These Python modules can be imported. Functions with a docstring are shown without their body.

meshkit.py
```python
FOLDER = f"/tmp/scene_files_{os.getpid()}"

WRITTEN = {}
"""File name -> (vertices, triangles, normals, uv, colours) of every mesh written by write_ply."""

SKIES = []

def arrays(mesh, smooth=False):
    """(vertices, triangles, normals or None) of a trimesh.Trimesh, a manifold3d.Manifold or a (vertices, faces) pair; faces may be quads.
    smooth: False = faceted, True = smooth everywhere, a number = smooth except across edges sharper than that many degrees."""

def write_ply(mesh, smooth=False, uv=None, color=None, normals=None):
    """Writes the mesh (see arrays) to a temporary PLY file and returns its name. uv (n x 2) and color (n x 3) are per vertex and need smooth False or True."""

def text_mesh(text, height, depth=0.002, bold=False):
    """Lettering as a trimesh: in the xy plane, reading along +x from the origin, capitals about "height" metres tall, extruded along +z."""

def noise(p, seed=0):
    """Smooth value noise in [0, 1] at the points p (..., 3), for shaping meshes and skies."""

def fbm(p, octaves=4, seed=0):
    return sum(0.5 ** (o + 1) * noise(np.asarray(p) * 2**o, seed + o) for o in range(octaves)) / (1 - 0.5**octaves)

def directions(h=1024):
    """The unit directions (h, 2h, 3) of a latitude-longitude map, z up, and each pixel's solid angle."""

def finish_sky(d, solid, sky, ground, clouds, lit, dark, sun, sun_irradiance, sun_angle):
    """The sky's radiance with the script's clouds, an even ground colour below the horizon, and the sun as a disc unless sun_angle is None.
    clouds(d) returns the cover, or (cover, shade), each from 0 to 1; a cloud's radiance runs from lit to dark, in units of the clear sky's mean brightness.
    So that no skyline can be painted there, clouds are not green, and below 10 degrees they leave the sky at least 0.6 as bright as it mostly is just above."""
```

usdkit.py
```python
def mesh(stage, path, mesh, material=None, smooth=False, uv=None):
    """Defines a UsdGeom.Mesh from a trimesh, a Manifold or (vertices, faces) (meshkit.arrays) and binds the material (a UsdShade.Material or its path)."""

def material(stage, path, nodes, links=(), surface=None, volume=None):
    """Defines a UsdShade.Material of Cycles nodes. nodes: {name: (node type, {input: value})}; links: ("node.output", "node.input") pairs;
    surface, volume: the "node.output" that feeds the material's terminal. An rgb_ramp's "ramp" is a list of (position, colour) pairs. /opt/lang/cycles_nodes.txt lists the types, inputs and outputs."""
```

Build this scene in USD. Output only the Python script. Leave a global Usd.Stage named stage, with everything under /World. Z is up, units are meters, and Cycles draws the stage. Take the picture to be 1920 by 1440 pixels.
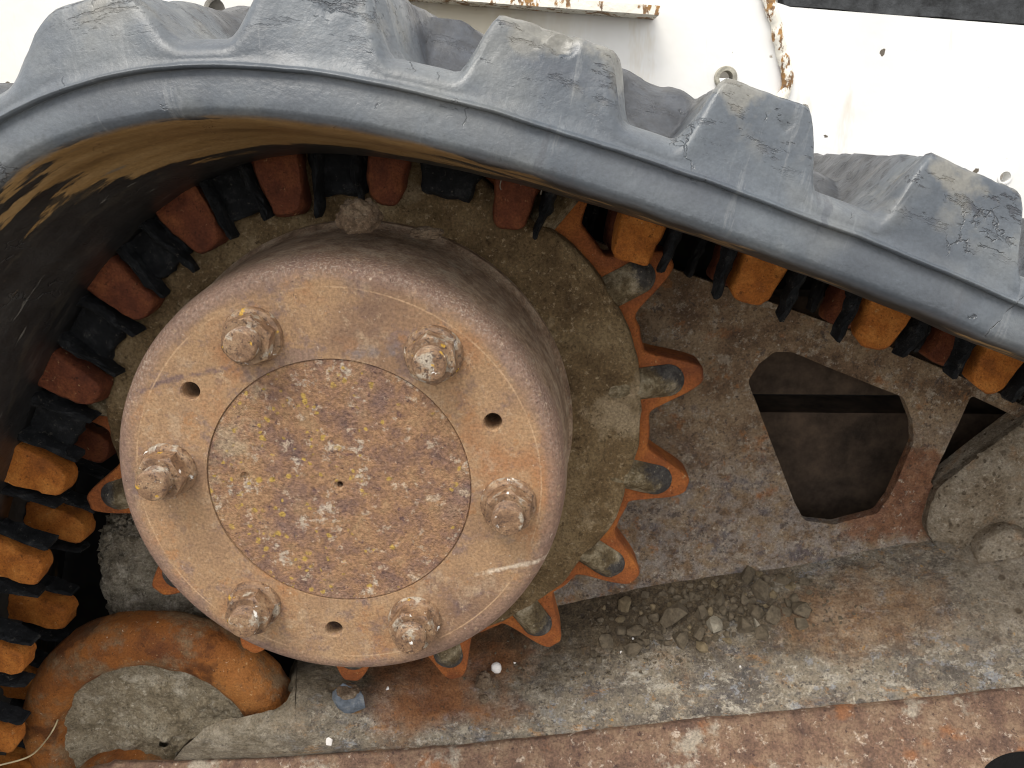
import math, random, os
import numpy as np, trimesh, manifold3d as m3
import shapely.geometry as sg
from scipy.interpolate import splprep, splev
from pxr import Usd, UsdGeom, UsdLux, UsdShade, Sdf, Gf, Vt
import usdkit, meshkit
from meshkit import fbm, noise

stage = Usd.Stage.CreateInMemory()
UsdGeom.SetStageUpAxis(stage, UsdGeom.Tokens.z); UsdGeom.SetStageMetersPerUnit(stage, 1.0)
UsdGeom.Xform.Define(stage, '/World'); UsdGeom.Scope.Define(stage, '/World/Looks')
rng = np.random.default_rng(7); random.seed(7)

# ------------------------------------------------------------------ camera
F, PITCH, YAW, D = 1500.0, .3216, -.0221, .44        # focal length in pixels of a 1920 wide picture
HUB = np.array([0., 0., .55])                        # centre of the hub's outer face; the axle runs along +y
CAM = np.array([.115, -D, .7628])
_c, _s, _p, _q = math.cos(YAW), math.sin(YAW), math.cos(PITCH), math.sin(PITCH)
FW = np.array([_s * _p, _c * _p, -_q]); RT = np.array([_c, -_s, 0.]); UP = np.cross(RT, FW)
cam = UsdGeom.Camera.Define(stage, '/World/Camera')
cam.CreateHorizontalApertureAttr(36.0); cam.CreateVerticalApertureAttr(27.0); cam.CreateFocalLengthAttr(F / 1920 * 36)
cam.CreateClippingRangeAttr(Gf.Vec2f(.01, 500))
M4 = Gf.Matrix4d(*[float(v) for v in (*RT, 0, *UP, 0, *(-FW), 0, *CAM, 1)])
cam.AddTransformOp().Set(M4)
cam.CreateExposureAttr(EXPO := 1.04)
cam.CreateFStopAttr(36.0); cam.CreateFocusDistanceAttr(.47)

def P(px, py, Y):
    """Measured: where the sight line through a pixel of the photograph meets the upright plane at depth Y."""
    d = FW + ((px - 960) / F) * RT - ((py - 720) / F) * UP
    return CAM + d * ((D + Y) / d[1])

# ------------------------------------------------------------------ materials
class G:
    def __init__(s): s.nodes, s.links, s.k = {}, [], 0
    def n(s, kind, **kw):
        s.k += 1; name = f'{kind}_{s.k}'; inp = {}
        for a, v in kw.items():
            if isinstance(v, str) and '.' in v: s.links.append((v, f'{name}.{a}'))
            else: inp[a] = v
        s.nodes[name] = (kind, inp); return name
    def pos(s, scale=None, rot=None, src=None):
        v = src or s.n('geometry') + '.position'
        if scale is None and rot is None: return v
        return s.n('mapping', vector=v, scale=scale or (1, 1, 1), rotation=rot or (0, 0, 0)) + '.vector'
    def noise(s, scale, detail=4, rough=.6, vec=None, dist=0., off=0.):
        v = vec or s.pos()
        if off: v = s.n('mapping', vector=v, location=(off, off * 1.7, -off)) + '.vector'
        return s.n('noise_texture', vector=v, scale=scale, detail=detail, roughness=rough, distortion=dist) + '.fac'
    def vor(s, scale, feature='f1', vec=None, out='distance', rnd=1.):
        return s.n('voronoi_texture', vector=vec or s.pos(), scale=scale, feature=feature, randomness=rnd) + '.' + out
    def rng(s, v, a, b, c=0., d=1.): return s.n('map_range', value=v, from_min=a, from_max=b, to_min=c, to_max=d, clamp=True) + '.result'
    def math(s, t, a, b=0.): return s.n('math', math_type=t, value1=a, value2=b) + '.value'
    def mix(s, f, a, b, t='mix'): return s.n('mix', mix_type=t, fac=f, color1=a, color2=b) + '.color'
    def ramp(s, f, stops): return s.n('rgb_ramp', fac=f, ramp=stops) + '.color'
    def attr(s, name): return s.n('attribute', attribute=name) + '.vector'
    def sep(s, v):
        k = s.n('separate_xyz', vector=v); return k + '.x', k + '.y', k + '.z'
    def mat(s, name, col, rough=.8, height=None, dist=.002, strength=1., spec=.3, metallic=0.):
        kw = dict(base_color=col, roughness=rough, specular_ior_level=spec, metallic=metallic)
        if height is not None: kw['normal'] = s.n('bump', height=height, strength=strength, distance=dist) + '.normal'
        p = s.n('principled_bsdf', **kw)
        return usdkit.material(stage, '/World/Looks/' + name, s.nodes, s.links, surface=p + '.BSDF')

def grain(g, col, scale=650, amt=.35, vec=None):
    """fine light and dark grain over a colour"""
    f = g.noise(scale, 3, .7, vec=vec)
    return g.mix(1., col, g.ramp(f, [(.3, (1 - amt,) * 3), (.5, (1, 1, 1)), (.72, (1 + amt,) * 3)]), 'multiply')

_h = lambda a, b, sag, wd, colr, am: (P(*a, 0)[0], P(*a, 0)[2], P(*b, 0)[0], P(*b, 0)[2], sag, wd, colr, am)
SCR = [_h((890, 1078), (1075, 1042), .003, .0013, (.55, .45, .34), .85), _h((235, 745), (470, 690), .018, .0016, (.13, .085, .08), .8), _h((640, 670), (760, 655), .004, .003, (.17, .14, .135), .7)]
def m_hub():
    g = G()
    c = g.ramp(g.noise(10, 7, .66), [(.30, (.15, .090, .062)), (.42, (.235, .142, .083)), (.52, (.315, .195, .105)), (.61, (.29, .145, .068)), (.72, (.345, .235, .145))])
    c = g.mix(g.rng(g.noise(30, 5, .65, off=3.), .60, .74, 0, .5), c, (.30, .140, .060))
    c = g.mix(g.rng(g.noise(42, 5, .7, off=9.), .57, .68, 0, .65), c, (.135, .092, .085))
    c = g.mix(g.rng(g.noise(22, 4, .6, off=5.), .57, .7, 0, .55), c, (.36, .25, .15))
    for sc, lo, hi, colr, am, of in ((36, .555, .62, (.16, .112, .105), .55, 31.), (44, .57, .63, (.33, .155, .06), .55, 37.), (30, .56, .63, (.37, .27, .175), .5, 41.), (70, .58, .63, (.17, .10, .072), .5, 45.), (120, .575, .62, (.38, .27, .17), .5, 49.)):
        c = g.mix(g.rng(g.noise(sc, 8, .72, off=of), lo, hi, 0, am), c, colr)
    # sandy dust that has settled on the upper side of the drum
    x, y, z = g.sep(g.n('geometry') + '.normal'); 
    px, py, pz = g.sep(g.pos())
    r = g.math('sqrt', g.math('add', g.math('multiply', px, px), g.math('multiply', g.math('subtract', pz, .55), g.math('subtract', pz, .55))))
    rim = g.rng(g.math('add', r, g.rng(g.noise(60, 3), 0, 1, -.006, .006)), .1262, .1335)
    up = g.rng(g.math('subtract', pz, .55), -.03, .08)
    c = g.mix(g.math('multiply', rim, .75), c, (.16, .098, .075))
    sp = g.rng(g.noise(640, 3, .8), .50, .60)
    c = g.mix(g.math('multiply', g.math('multiply', sp, rim), g.math('multiply', up, .85)), c, (.39, .315, .245))
    back = g.rng(g.math('add', py, g.rng(g.noise(45, 5, .7, off=28.), .25, .75, -.010, .010)), .010, .024)
    c = g.mix(g.math('multiply', back, g.rng(g.noise(50, 4), .3, .6, .5, .95)), c, g.ramp(g.noise(75, 8, .75, off=26.), [(.36, (.12, .075, .046)), (.48, (.25, .17, .11)), (.62, (.38, .295, .21))]))
    c = g.mix(g.math('multiply', back, g.rng(g.noise(75, 5, .7, off=2.), .58, .66, 0, .8)), c, (.32, .27, .2))
    band = g.rng(g.math('add', r, g.rng(g.noise(30, 4, off=16.), .25, .75, -.003, .003)), .1235, .1275)
    c = g.mix(g.math('multiply', g.math('multiply', band, g.math('subtract', 1., back)), g.rng(g.noise(12, 3, off=18.), .35, .6, .25, .7)), c, (.20, .128, .096))
    for (x0, z0, x1, z1, sag, wd, colr, am) in SCR:
        t = g.math('divide', g.math('subtract', px, x0), x1 - x0)
        zz = g.math('add', g.math('add', g.math('multiply', t, z1 - z0), z0), g.math('multiply', g.math('multiply', t, g.math('subtract', 1., t)), sag))
        dd = g.math('absolute', g.math('add', g.math('subtract', pz, zz), g.rng(g.noise(120, 4, off=20.), .2, .8, -wd, wd)))
        m_ = g.math('multiply', g.rng(dd, wd * .5, wd * 1.6, 1, 0), g.math('multiply', g.rng(t, -.02, .08), g.rng(t, 1.02, .9)))
        c = g.mix(g.math('multiply', g.math('multiply', m_, g.rng(g.noise(150, 4, off=22.), .38, .55)), am), c, colr)
    # turned line near the edge and scattered pale nicks
    ring = g.rng(g.math('absolute', g.math('subtract', r, g.rng(g.noise(9, 2), 0, 1, .1222, .1238))), .0002, .0007, .65, 0)
    c = g.mix(g.math('multiply', ring, g.rng(g.noise(25, 2, off=6.), .4, .55)), c, (.44, .29, .17))
    c = g.mix(g.rng(g.noise(210, 4, .7, off=1.), .655, .70, 0, .75), c, (.5, .4, .3))
    c = g.mix(g.rng(g.noise(260, 3, .7, off=8.), .66, .72, 0, .7), c, (.07, .04, .03))
    c = g.mix(g.rng(g.noise(95, 6, .75, vec=g.pos((1, 1, .45)), off=12.), .57, .66, 0, .5), c, (.16, .10, .075))
    c = g.mix(g.rng(g.noise(140, 6, .75, off=15.), .58, .66, 0, .5), c, (.39, .27, .165))
    c = grain(g, c, 560, .34)
    h = g.math('add', g.math('multiply', g.noise(330, 4, .7), .5), g.noise(60, 4, .6, off=4.))
    return g.mat('rusty_hub_steel', c, .72, h, .0016, .55)

def m_cover():
    g = G()
    c = g.ramp(g.noise(48, 7, .72), [(.34, (.14, .085, .068)), (.44, (.21, .120, .078)), (.54, (.28, .158, .084)), (.66, (.31, .195, .105))])
    c = g.mix(g.rng(g.noise(20, 5, .6, off=3.), .53, .66, 0, .45), c, (.17, .112, .10))
    c = g.mix(g.rng(g.noise(26, 6, .7, off=7.), .56, .66, 0, .75), c, (.36, .27, .17))
    c = g.mix(g.rng(g.noise(110, 6, .75, off=2.), .57, .63, 0, .75), c, (.44, .345, .25))
    c = g.mix(g.rng(g.noise(46, 6, .75, off=6.), .60, .655, 0, .7), c, (.48, .41, .32))
    c = g.mix(g.rng(g.noise(150, 5, .7, off=5.), .60, .66, 0, .8), c, (.09, .05, .05))
    # lichen spots
    for sc, o, th in ((125, 0., .25), (200, .31, .25)):
        v = g.n('mapping', vector=g.mix(.0035, g.pos(), g.n('noise_texture', vector=g.pos(), scale=260, detail=2) + '.color', 'add'), location=(o, o, o)) + '.vector'
        vt = g.n('voronoi_texture', vector=v, scale=sc, feature='f1')
        d, rnd = vt + '.distance', g.sep(vt + '.color')[0]
        px, py, pz = g.sep(g.pos())
        zone = g.rng(g.math('add', g.math('add', px, g.rng(g.noise(35, 3, off=4.), 0, 1, -.05, .05)), .0), -.04, .03, .72, .10)
        m = g.math('multiply', g.math('less_than', rnd, zone), g.rng(d, th - .05, th + .03, .9, 0))
        m = g.math('multiply', m, g.rng(g.noise(60, 2, off=1.5), .45, .52))
        c = g.mix(m, c, (.39, .255, .06))
    c = grain(g, c, 520, .4)
    h = g.math('add', g.noise(160, 6, .75), g.math('multiply', g.noise(420, 3, .7, off=3.), .6))
    return g.mat('pitted_cover_steel', c, .82, h, .0024, .8)

def m_bolt():
    g = G()
    c = g.ramp(g.noise(110, 5, .7), [(.32, (.10, .055, .03)), (.48, (.19, .108, .058)), (.6, (.26, .165, .092)), (.74, (.33, .24, .15))])
    c = g.mix(g.rng(g.noise(85, 4, .6, off=3.), .56, .63, 0, .7), c, (.38, .34, .27))
    c = g.mix(g.rng(g.noise(120, 4, .6, off=7.), .65, .68, 0, .9), c, (.78, .76, .71))
    c = g.mix(g.rng(g.noise(130, 3, .6, off=11.), .66, .70, 0, .9), c, (.48, .28, .03))
    c = g.mix(g.rng(g.noise(380, 3, .7, off=5.), .56, .64, 0, .85), c, (.06, .032, .02))
    c = grain(g, c, 900, .35)
    return g.mat('crusted_bolt_steel', c, .6, g.noise(420, 4, .7), .0008, .5, .5)

def m_orange(name, a, b, c3, sc=60, mud=0.):
    g = G()
    c = g.ramp(g.noise(sc, 6, .65), [(.3, a), (.5, b), (.7, c3)])
    c = g.mix(g.rng(g.noise(300, 4, .7, off=3.), .60, .68, 0, .7), c, tuple(v * .35 for v in a))
    c = g.mix(g.rng(g.noise(33, 4, .6, off=9.), .58, .7, 0, .55), c, tuple(v * .6 for v in a))
    c = g.mix(g.rng(g.noise(190, 5, .7, off=5.), .64, .70, 0, .6), c, (.46, .3, .14))
    if mud:
        c = g.mix(g.rng(g.noise(26, 7, .7, off=33.), .50, .60, 0, mud), c, g.ramp(g.noise(90, 5, .7), [(.35, (.10, .062, .03)), (.65, (.21, .155, .092))]))
        c = g.mix(g.rng(g.noise(19, 4, .6, off=37.), .57, .63, 0, .7), c, tuple(v * .5 for v in a))
        c = g.mix(g.rng(g.noise(200, 4, .7, off=41.), .67, .71, 0, .8), c, (.5, .42, .32))
    c = grain(g, c, 650, .3)
    return g.mat(name, c, .78, g.math('add', g.noise(260, 4, .7), g.noise(90, 3, off=2.)), .0018, .7, .25)

def m_mud(name, dark, mid, light, pale, sc=30, bump=.004, wet=.0):
    g = G()
    c = g.ramp(g.noise(sc, 7, .68), [(.32, dark), (.48, mid), (.66, light)])
    c = g.mix(g.rng(g.noise(sc * .9, 5, .6, off=4.), .56, .66, 0, .85), c, pale)
    c = g.mix(g.rng(g.noise(230, 5, .75, off=2.), .57, .64, 0, .7), c, pale)
    c = g.mix(g.rng(g.noise(170, 5, .75, off=6.), .57, .66, 0, .8), c, dark)
    c = grain(g, c, 500, .4)
    return g.mat(name, c, .9, g.math('add', g.noise(110, 6, .75), g.math('multiply', g.noise(sc, 4, off=1.), 1.)), bump, .8, .2)

def m_pad():
    g = G(); px, py, pz = g.sep(g.pos()); dz = g.math('subtract', pz, .55)
    r = g.math('sqrt', g.math('add', g.math('multiply', px, px), g.math('multiply', dz, dz)))
    mud = g.ramp(g.noise(60, 6, .7), [(.33, (.062, .044, .023)), (.46, (.115, .086, .048)), (.56, (.22, .18, .115)), (.68, (.33, .28, .20))])
    steel = g.ramp(g.noise(90, 5, .7, off=3.), [(.35, (.036, .033, .031)), (.55, (.068, .062, .056)), (.7, (.13, .118, .10))])
    c = g.mix(g.rng(g.math('add', r, g.rng(g.noise(48, 5, .7, off=6.), .25, .75, -.02, .02)), .212, .224), mud, steel)
    c = g.mix(g.rng(g.noise(220, 5, .75, off=2.), .60, .67, 0, .7), c, (.30, .26, .19))
    c = grain(g, c, 500, .35)
    return g.mat('mud_streaked_grey_steel', c, .9, g.math('add', g.noise(130, 6, .75), g.noise(40, 3, off=1.)), .002, .8, .12)

RSX, _, RSZ = [float(v) for v in P(1690, 930, .199)]
def m_plate():
    g = G()
    px, py, pz = g.sep(g.pos())
    c = g.ramp(g.noise(26, 7, .68), [(.32, (.085, .052, .032)), (.47, (.175, .115, .068)), (.6, (.25, .18, .112)), (.72, (.165, .125, .10))])
    low = g.rng(g.math('add', pz, g.rng(g.noise(14, 4), 0, 1, -.12, .12)), .42, .53, 1, 0)
    c = g.mix(g.math('multiply', low, g.rng(g.noise(70, 6, .72, off=3.), .42, .58, 0, .85)), c, (.25, .215, .185))
    c = g.mix(g.math('multiply', low, g.rng(g.noise(40, 6, .7, off=8.), .53, .62, 0, .7)), c, (.085, .075, .085))
    for sc, lo, hi, colr, am, of in ((62, .56, .60, (.30, .25, .19), .7, 31.), (80, .58, .61, (.085, .066, .056), .8, 37.), (120, .575, .61, (.34, .29, .22), .5, 41.), (52, .60, .64, (.27, .12, .045), .65, 45.)):
        c = g.mix(g.rng(g.noise(sc, 8, .74, off=of), lo, hi, 0, am), c, colr)
    c = g.mix(g.rng(g.noise(34, 5, .65, off=6.), .61, .70, 0, .7), c, (.24, .095, .03))
    ax = g.math('divide', g.math('subtract', px, RSX), .062); az = g.math('divide', g.math('subtract', pz, RSZ), .045)
    rs = g.math('add', g.math('add', g.math('multiply', ax, ax), g.math('multiply', az, az)), g.rng(g.noise(38, 5, .7, off=11.), .25, .75, -.7, .7))
    c = g.mix(g.rng(rs, .55, 1.1, .85, 0), c, g.ramp(g.noise(90, 5), [(.35, (.13, .05, .024)), (.65, (.24, .115, .06))]))
    c = g.mix(g.rng(g.noise(150, 6, .75, off=5.), .59, .65, 0, .85), c, (.38, .335, .27))
    c = g.mix(g.rng(g.noise(190, 5, .75, off=7.), .58, .66, 0, .8), c, (.05, .035, .028))
    c = grain(g, c, 480, .4)
    h = g.math('add', g.noise(150, 6, .75), g.math('multiply', g.rng(g.vor(120), .0, .35), .5))
    return g.mat('pitted_plate_steel', c, .85, h, .003, .8, .25)

LSX = float(P(1610, 1190, .155)[0])
def m_ledge():
    g = G()
    uv = g.attr('along'); u, v, w = g.sep(uv)          # metres along the frame, 0..1 from the inner corner to the outer edge
    c = g.ramp(g.noise(30, 7, .7), [(.33, (.070, .058, .048)), (.45, (.145, .122, .095)), (.56, (.22, .182, .130)), (.7, (.20, .185, .16))])
    sv = g.pos((22, 60, 60))
    c = g.mix(g.rng(g.noise(1., 6, .7, vec=sv), .55, .66, 0, .7), c, (.085, .082, .092))
    c = g.mix(g.rng(g.noise(1.6, 6, .72, vec=sv, off=3.), .56, .64, 0, .85), c, (.38, .345, .28))
    c = g.mix(g.rng(g.noise(120, 6, .75, off=2.), .58, .65, 0, .8), c, (.42, .38, .31))
    c = g.mix(g.rng(g.noise(1.2, 6, .7, vec=sv, off=7.), .60, .69, 0, .8), c, (.34, .17, .055))
    c = g.mix(g.rng(g.noise(110, 5, .7, off=9.), .655, .70, 0, .9), c, (.42, .22, .04))
    for sc, lo, hi, colr, am, of in ((58, .57, .61, (.34, .295, .22), .7, 31.), (75, .58, .61, (.24, .245, .25), .75, 37.), (26, .55, .66, (.21, .118, .058), .65, 33.), (64, .575, .61, (.075, .066, .060), .8, 41.), (140, .565, .60, (.38, .335, .26), .6, 43.), (100, .60, .63, (.27, .145, .06), .7, 47.), (230, .57, .61, (.06, .05, .044), .8, 51.)):
        c = g.mix(g.rng(g.noise(sc, 8, .74, vec=g.pos((.75, 1, 1)), off=of), lo, hi, 0, am), c, colr)
    # earth lying in the inner corner, thick in the middle of the ledge
    e = g.math('add', v, g.rng(g.noise(24, 5, .65, off=4.), .25, .75, -.32, .32))
    earth = g.math('multiply', g.rng(e, .28, .64, 1, 0), g.rng(g.math('add', u, g.rng(g.noise(18, 5, off=14.), .25, .75, -.06, .06)), .30, .42, 1, .2))
    c = g.mix(g.math('multiply', earth, .95), c, g.ramp(g.noise(130, 6, .7), [(.35, (.038, .026, .015)), (.55, (.085, .061, .034)), (.7, (.15, .115, .072))]))
    ax = g.math('divide', g.math('subtract', u, LSX), .075); az = g.math('divide', g.math('subtract', v, .42), .30)
    rs = g.math('add', g.math('add', g.math('multiply', ax, ax), g.math('multiply', az, az)), g.rng(g.noise(42, 6, .72, off=61.), .25, .75, -.9, .9))
    c = g.mix(g.rng(rs, .3, 1.3, .55, 0), c, g.ramp(g.noise(95, 6, .7), [(.35, (.13, .06, .026)), (.55, (.235, .125, .055)), (.7, (.29, .19, .11))]))
    # rust run under the sprocket
    rr = g.math('multiply', g.rng(g.math('add', u, g.rng(g.noise(20, 4, off=1.), .25, .75, -.05, .05)), .06, .125, 1, 0), g.rng(g.math('add', v, g.rng(g.noise(26, 5, off=18.), .25, .75, -.12, .12)), .90, .70, 0, 1))
    rr = g.math('multiply', rr, g.rng(g.math('add', u, g.rng(g.noise(30, 3, off=2.), .25, .75, -.03, .03)), -.04, .02, 0, 1))
    c = g.mix(g.math('multiply', rr, .9), c, g.ramp(g.noise(60, 5), [(.3, (.13, .045, .014)), (.7, (.26, .105, .034))]))
    # pale dried mud towards the pin boss and at the left end
    mud = g.rng(g.math('add', u, g.rng(g.noise(16, 4, off=8.), 0, 1, -.07, .07)), .43, .53)
    mud = g.math('multiply', mud, g.rng(v, .9, .6))
    c = g.mix(g.math('multiply', mud, .8), c, g.ramp(g.noise(55, 6, .7), [(.35, (.13, .095, .06)), (.5, (.25, .20, .14)), (.68, (.34, .29, .225))]))
    c = g.mix(g.math('multiply', mud, g.rng(g.vor(75), .16, .26, .8, 0)), c, (.07, .045, .025))
    ml = g.rng(g.math('add', u, g.rng(g.noise(40, 4, off=6.), 0, 1, -.03, .03)), -.10, -.03, .85, 0)
    c = g.mix(ml, c, g.ramp(g.noise(80, 5, .7), [(.35, (.12, .095, .06)), (.65, (.25, .215, .16))]))
    c = g.mix(g.rng(g.noise(260, 5, .75, off=5.), .60, .67, 0, .85), c, (.05, .04, .035))
    c = grain(g, c, 520, .4)
    h = g.math('add', g.noise(130, 6, .75), g.math('multiply', g.noise(45, 4, .6, off=3.), 1.3))
    return g.mat('weathered_frame_steel', c, .8, h, .003, .8, .3)

def m_boss():
    g = G()
    c = g.ramp(g.noise(45, 6, .7), [(.33, (.125, .092, .058)), (.47, (.215, .17, .118)), (.6, (.28, .235, .175)), (.72, (.34, .295, .225))])
    c = g.mix(g.rng(g.noise(30, 5, .65, off=4.), .57, .68, 0, .6), c, (.25, .13, .055))
    v = g.mix(.006, g.pos(), g.n('noise_texture', vector=g.pos(), scale=150, detail=3) + '.color', 'add')
    for sc, th in ((95, .22), (190, .26)):
        vt = g.n('voronoi_texture', vector=v, scale=sc, feature='f1'); pit = g.math('multiply', g.rng(vt + '.distance', th - .06, th + .05, .6, 0), g.math('less_than', g.sep(vt + '.color')[0], .35))
        c = g.mix(pit, c, (.07, .048, .028))
    c = g.mix(g.rng(g.noise(170, 6, .75, off=2.), .58, .64, 0, .7), c, (.42, .37, .29))
    c = grain(g, c, 480, .4)
    return g.mat('pitted_pale_mud_steel', c, .88, g.math('subtract', g.noise(130, 6, .75), pit), .003, .8, .2)

def m_flange():
    g = G()
    c = g.ramp(g.noise(50, 7, .7), [(.33, (.090, .055, .042)), (.47, (.165, .10, .068)), (.58, (.215, .14, .09)), (.72, (.29, .21, .145))])
    c = g.mix(g.rng(g.noise(26, 5, .6, off=4.), .60, .68, 0, .65), c, (.28, .115, .045))
    c = g.mix(g.rng(g.noise(22, 6, .7, off=8.), .575, .65, 0, .75), c, (.36, .32, .25))
    c = g.mix(g.rng(g.noise(120, 6, .75, off=2.), .58, .64, 0, .85), c, (.45, .37, .29))
    c = g.mix(g.rng(g.noise(180, 5, .75, off=5.), .59, .66, 0, .85), c, (.06, .035, .03))
    c = grain(g, c, 500, .4)
    return g.mat('red_rust_flange_steel', c, .84, g.noise(140, 6, .75), .003, .9, .25)

def m_rubber(name='weathered_rubber'):
    g = G()
    s, yy, hh = g.sep(g.attr('trk'))                    # along the belt, across it, height over the mould line
    inner, mud, _ = g.sep(g.attr('zone'))
    base = g.attr('trk')
    c = g.ramp(g.noise(15, 5, .6, vec=base), [(.30, (.034, .042, .052)), (.45, (.060, .071, .083)), (.58, (.088, .101, .112)), (.72, (.13, .140, .144))])
    c = g.mix(g.rng(g.noise(11, 4, .6, off=4.), .54, .68, 0, .55), c, (.15, .152, .140))
    c = g.mix(g.rng(g.noise(30, 5, .65, vec=g.pos((.3, 1, 1), src=base), off=2.), .56, .68, 0, .6), c, (.060, .068, .082))
    # scuffs across the side, pale rubs and dark nicks on the worn tops
    c = g.mix(g.rng(g.noise(90, 6, .7, vec=g.pos((1, .13, .13), rot=(0, .35, 0), src=base), off=5.), .59, .65, 0, .4), c, (.18, .188, .19))
    c = g.mix(g.rng(g.noise(80, 4, .6, vec=g.pos((1, .10, .10), src=base), off=14.), .66, .69, 0, .7), c, (.055, .06, .068))
    top = g.rng(g.math('add', hh, g.rng(g.noise(40, 3), 0, 1, -.014, .014)), .012, .040)
    nick = g.rng(g.noise(150, 5, .74, vec=g.pos((.30, 1, 1), rot=(0, .3, 0), src=base), off=1.), .555, .60)
    c = g.mix(g.math('multiply', nick, g.math('multiply', g.math('add', top, .12), .85)), c, (.022, .024, .03))
    cr = g.rng(g.vor(30, 'distance_to_edge', vec=g.mix(.03, g.pos((1, .3, .3), src=base), g.n('noise_texture', vector=base, scale=60, detail=4) + '.color', 'add')), .0, .016, 1, 0)
    crm = g.math('multiply', cr, g.rng(g.noise(22, 3, .7, off=6.), .57, .62))
    c = g.mix(g.math('multiply', crm, .7), c, (.025, .027, .031))
    c = g.mix(g.math('multiply', top, g.rng(g.noise(30, 4, off=9.), .50, .60, 0, .6)), c, (.215, .20, .16))
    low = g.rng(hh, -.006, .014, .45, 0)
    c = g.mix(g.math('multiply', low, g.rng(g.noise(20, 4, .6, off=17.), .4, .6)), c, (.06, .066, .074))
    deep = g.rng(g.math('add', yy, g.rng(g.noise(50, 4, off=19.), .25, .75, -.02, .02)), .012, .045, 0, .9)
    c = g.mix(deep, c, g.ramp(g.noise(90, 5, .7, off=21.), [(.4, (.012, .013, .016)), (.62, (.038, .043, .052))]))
    # inner side: black with brown mud
    blk = g.ramp(g.noise(50, 5, .7, vec=g.pos((.4, 1, 1), src=base)), [(.35, (.005, .005, .0055)), (.6, (.013, .0125, .012)), (.75, (.045, .04, .034))])
    ms = g.pos((.22, 1, 1), src=base)
    mm = g.math('add', mud, g.rng(g.noise(60, 5, .65, vec=ms, off=3.), .2, .8, -.55, .55))
    brown = g.ramp(g.noise(70, 5, .65, vec=ms, off=8.), [(.3, (.13, .074, .026)), (.5, (.225, .135, .050)), (.7, (.30, .195, .085))])
    ib = g.mix(g.rng(mm, .42, .50), blk, brown)
    ib = g.mix(g.rng(g.noise(48, 5, .6, vec=ms, off=12.), .575, .60, 0, .9), ib, (.018, .016, .013))
    ib = g.mix(g.rng(g.noise(130, 4, .6, vec=g.pos((.12, 1, 1), rot=(.25, 0, .3), src=base), off=24.), .665, .69, 0, .6), ib, (.12, .115, .10))
    edge = g.math('add', inner, g.rng(g.noise(60, 4, off=7.), 0, 1, -.25, .25))
    c = g.mix(g.rng(edge, .35, .75), c, ib)
    c = grain(g, c, 480, .16)
    h = g.math('add', g.math('multiply', g.noise(190, 5, .7), .45), g.math('multiply', g.noise(45, 4, .6, off=3.), .7))
    h = g.math('subtract', h, g.math('multiply', crm, .8))
    h = g.math('subtract', h, g.math('multiply', g.math('multiply', nick, top), .9))
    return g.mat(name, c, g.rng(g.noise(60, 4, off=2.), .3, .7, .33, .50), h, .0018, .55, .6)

def m_fin():
    g = G()
    c = g.ramp(g.noise(90, 6, .7), [(.35, (.004, .0045, .005)), (.55, (.012, .013, .0145)), (.72, (.045, .046, .046))])
    c = g.mix(g.rng(g.noise(200, 5, .75, off=3.), .60, .68, 0, .7), c, (.12, .11, .09))
    return g.mat('frayed_black_rubber', c, .75, g.noise(180, 5, .75), .003, 1., .2)

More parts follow.
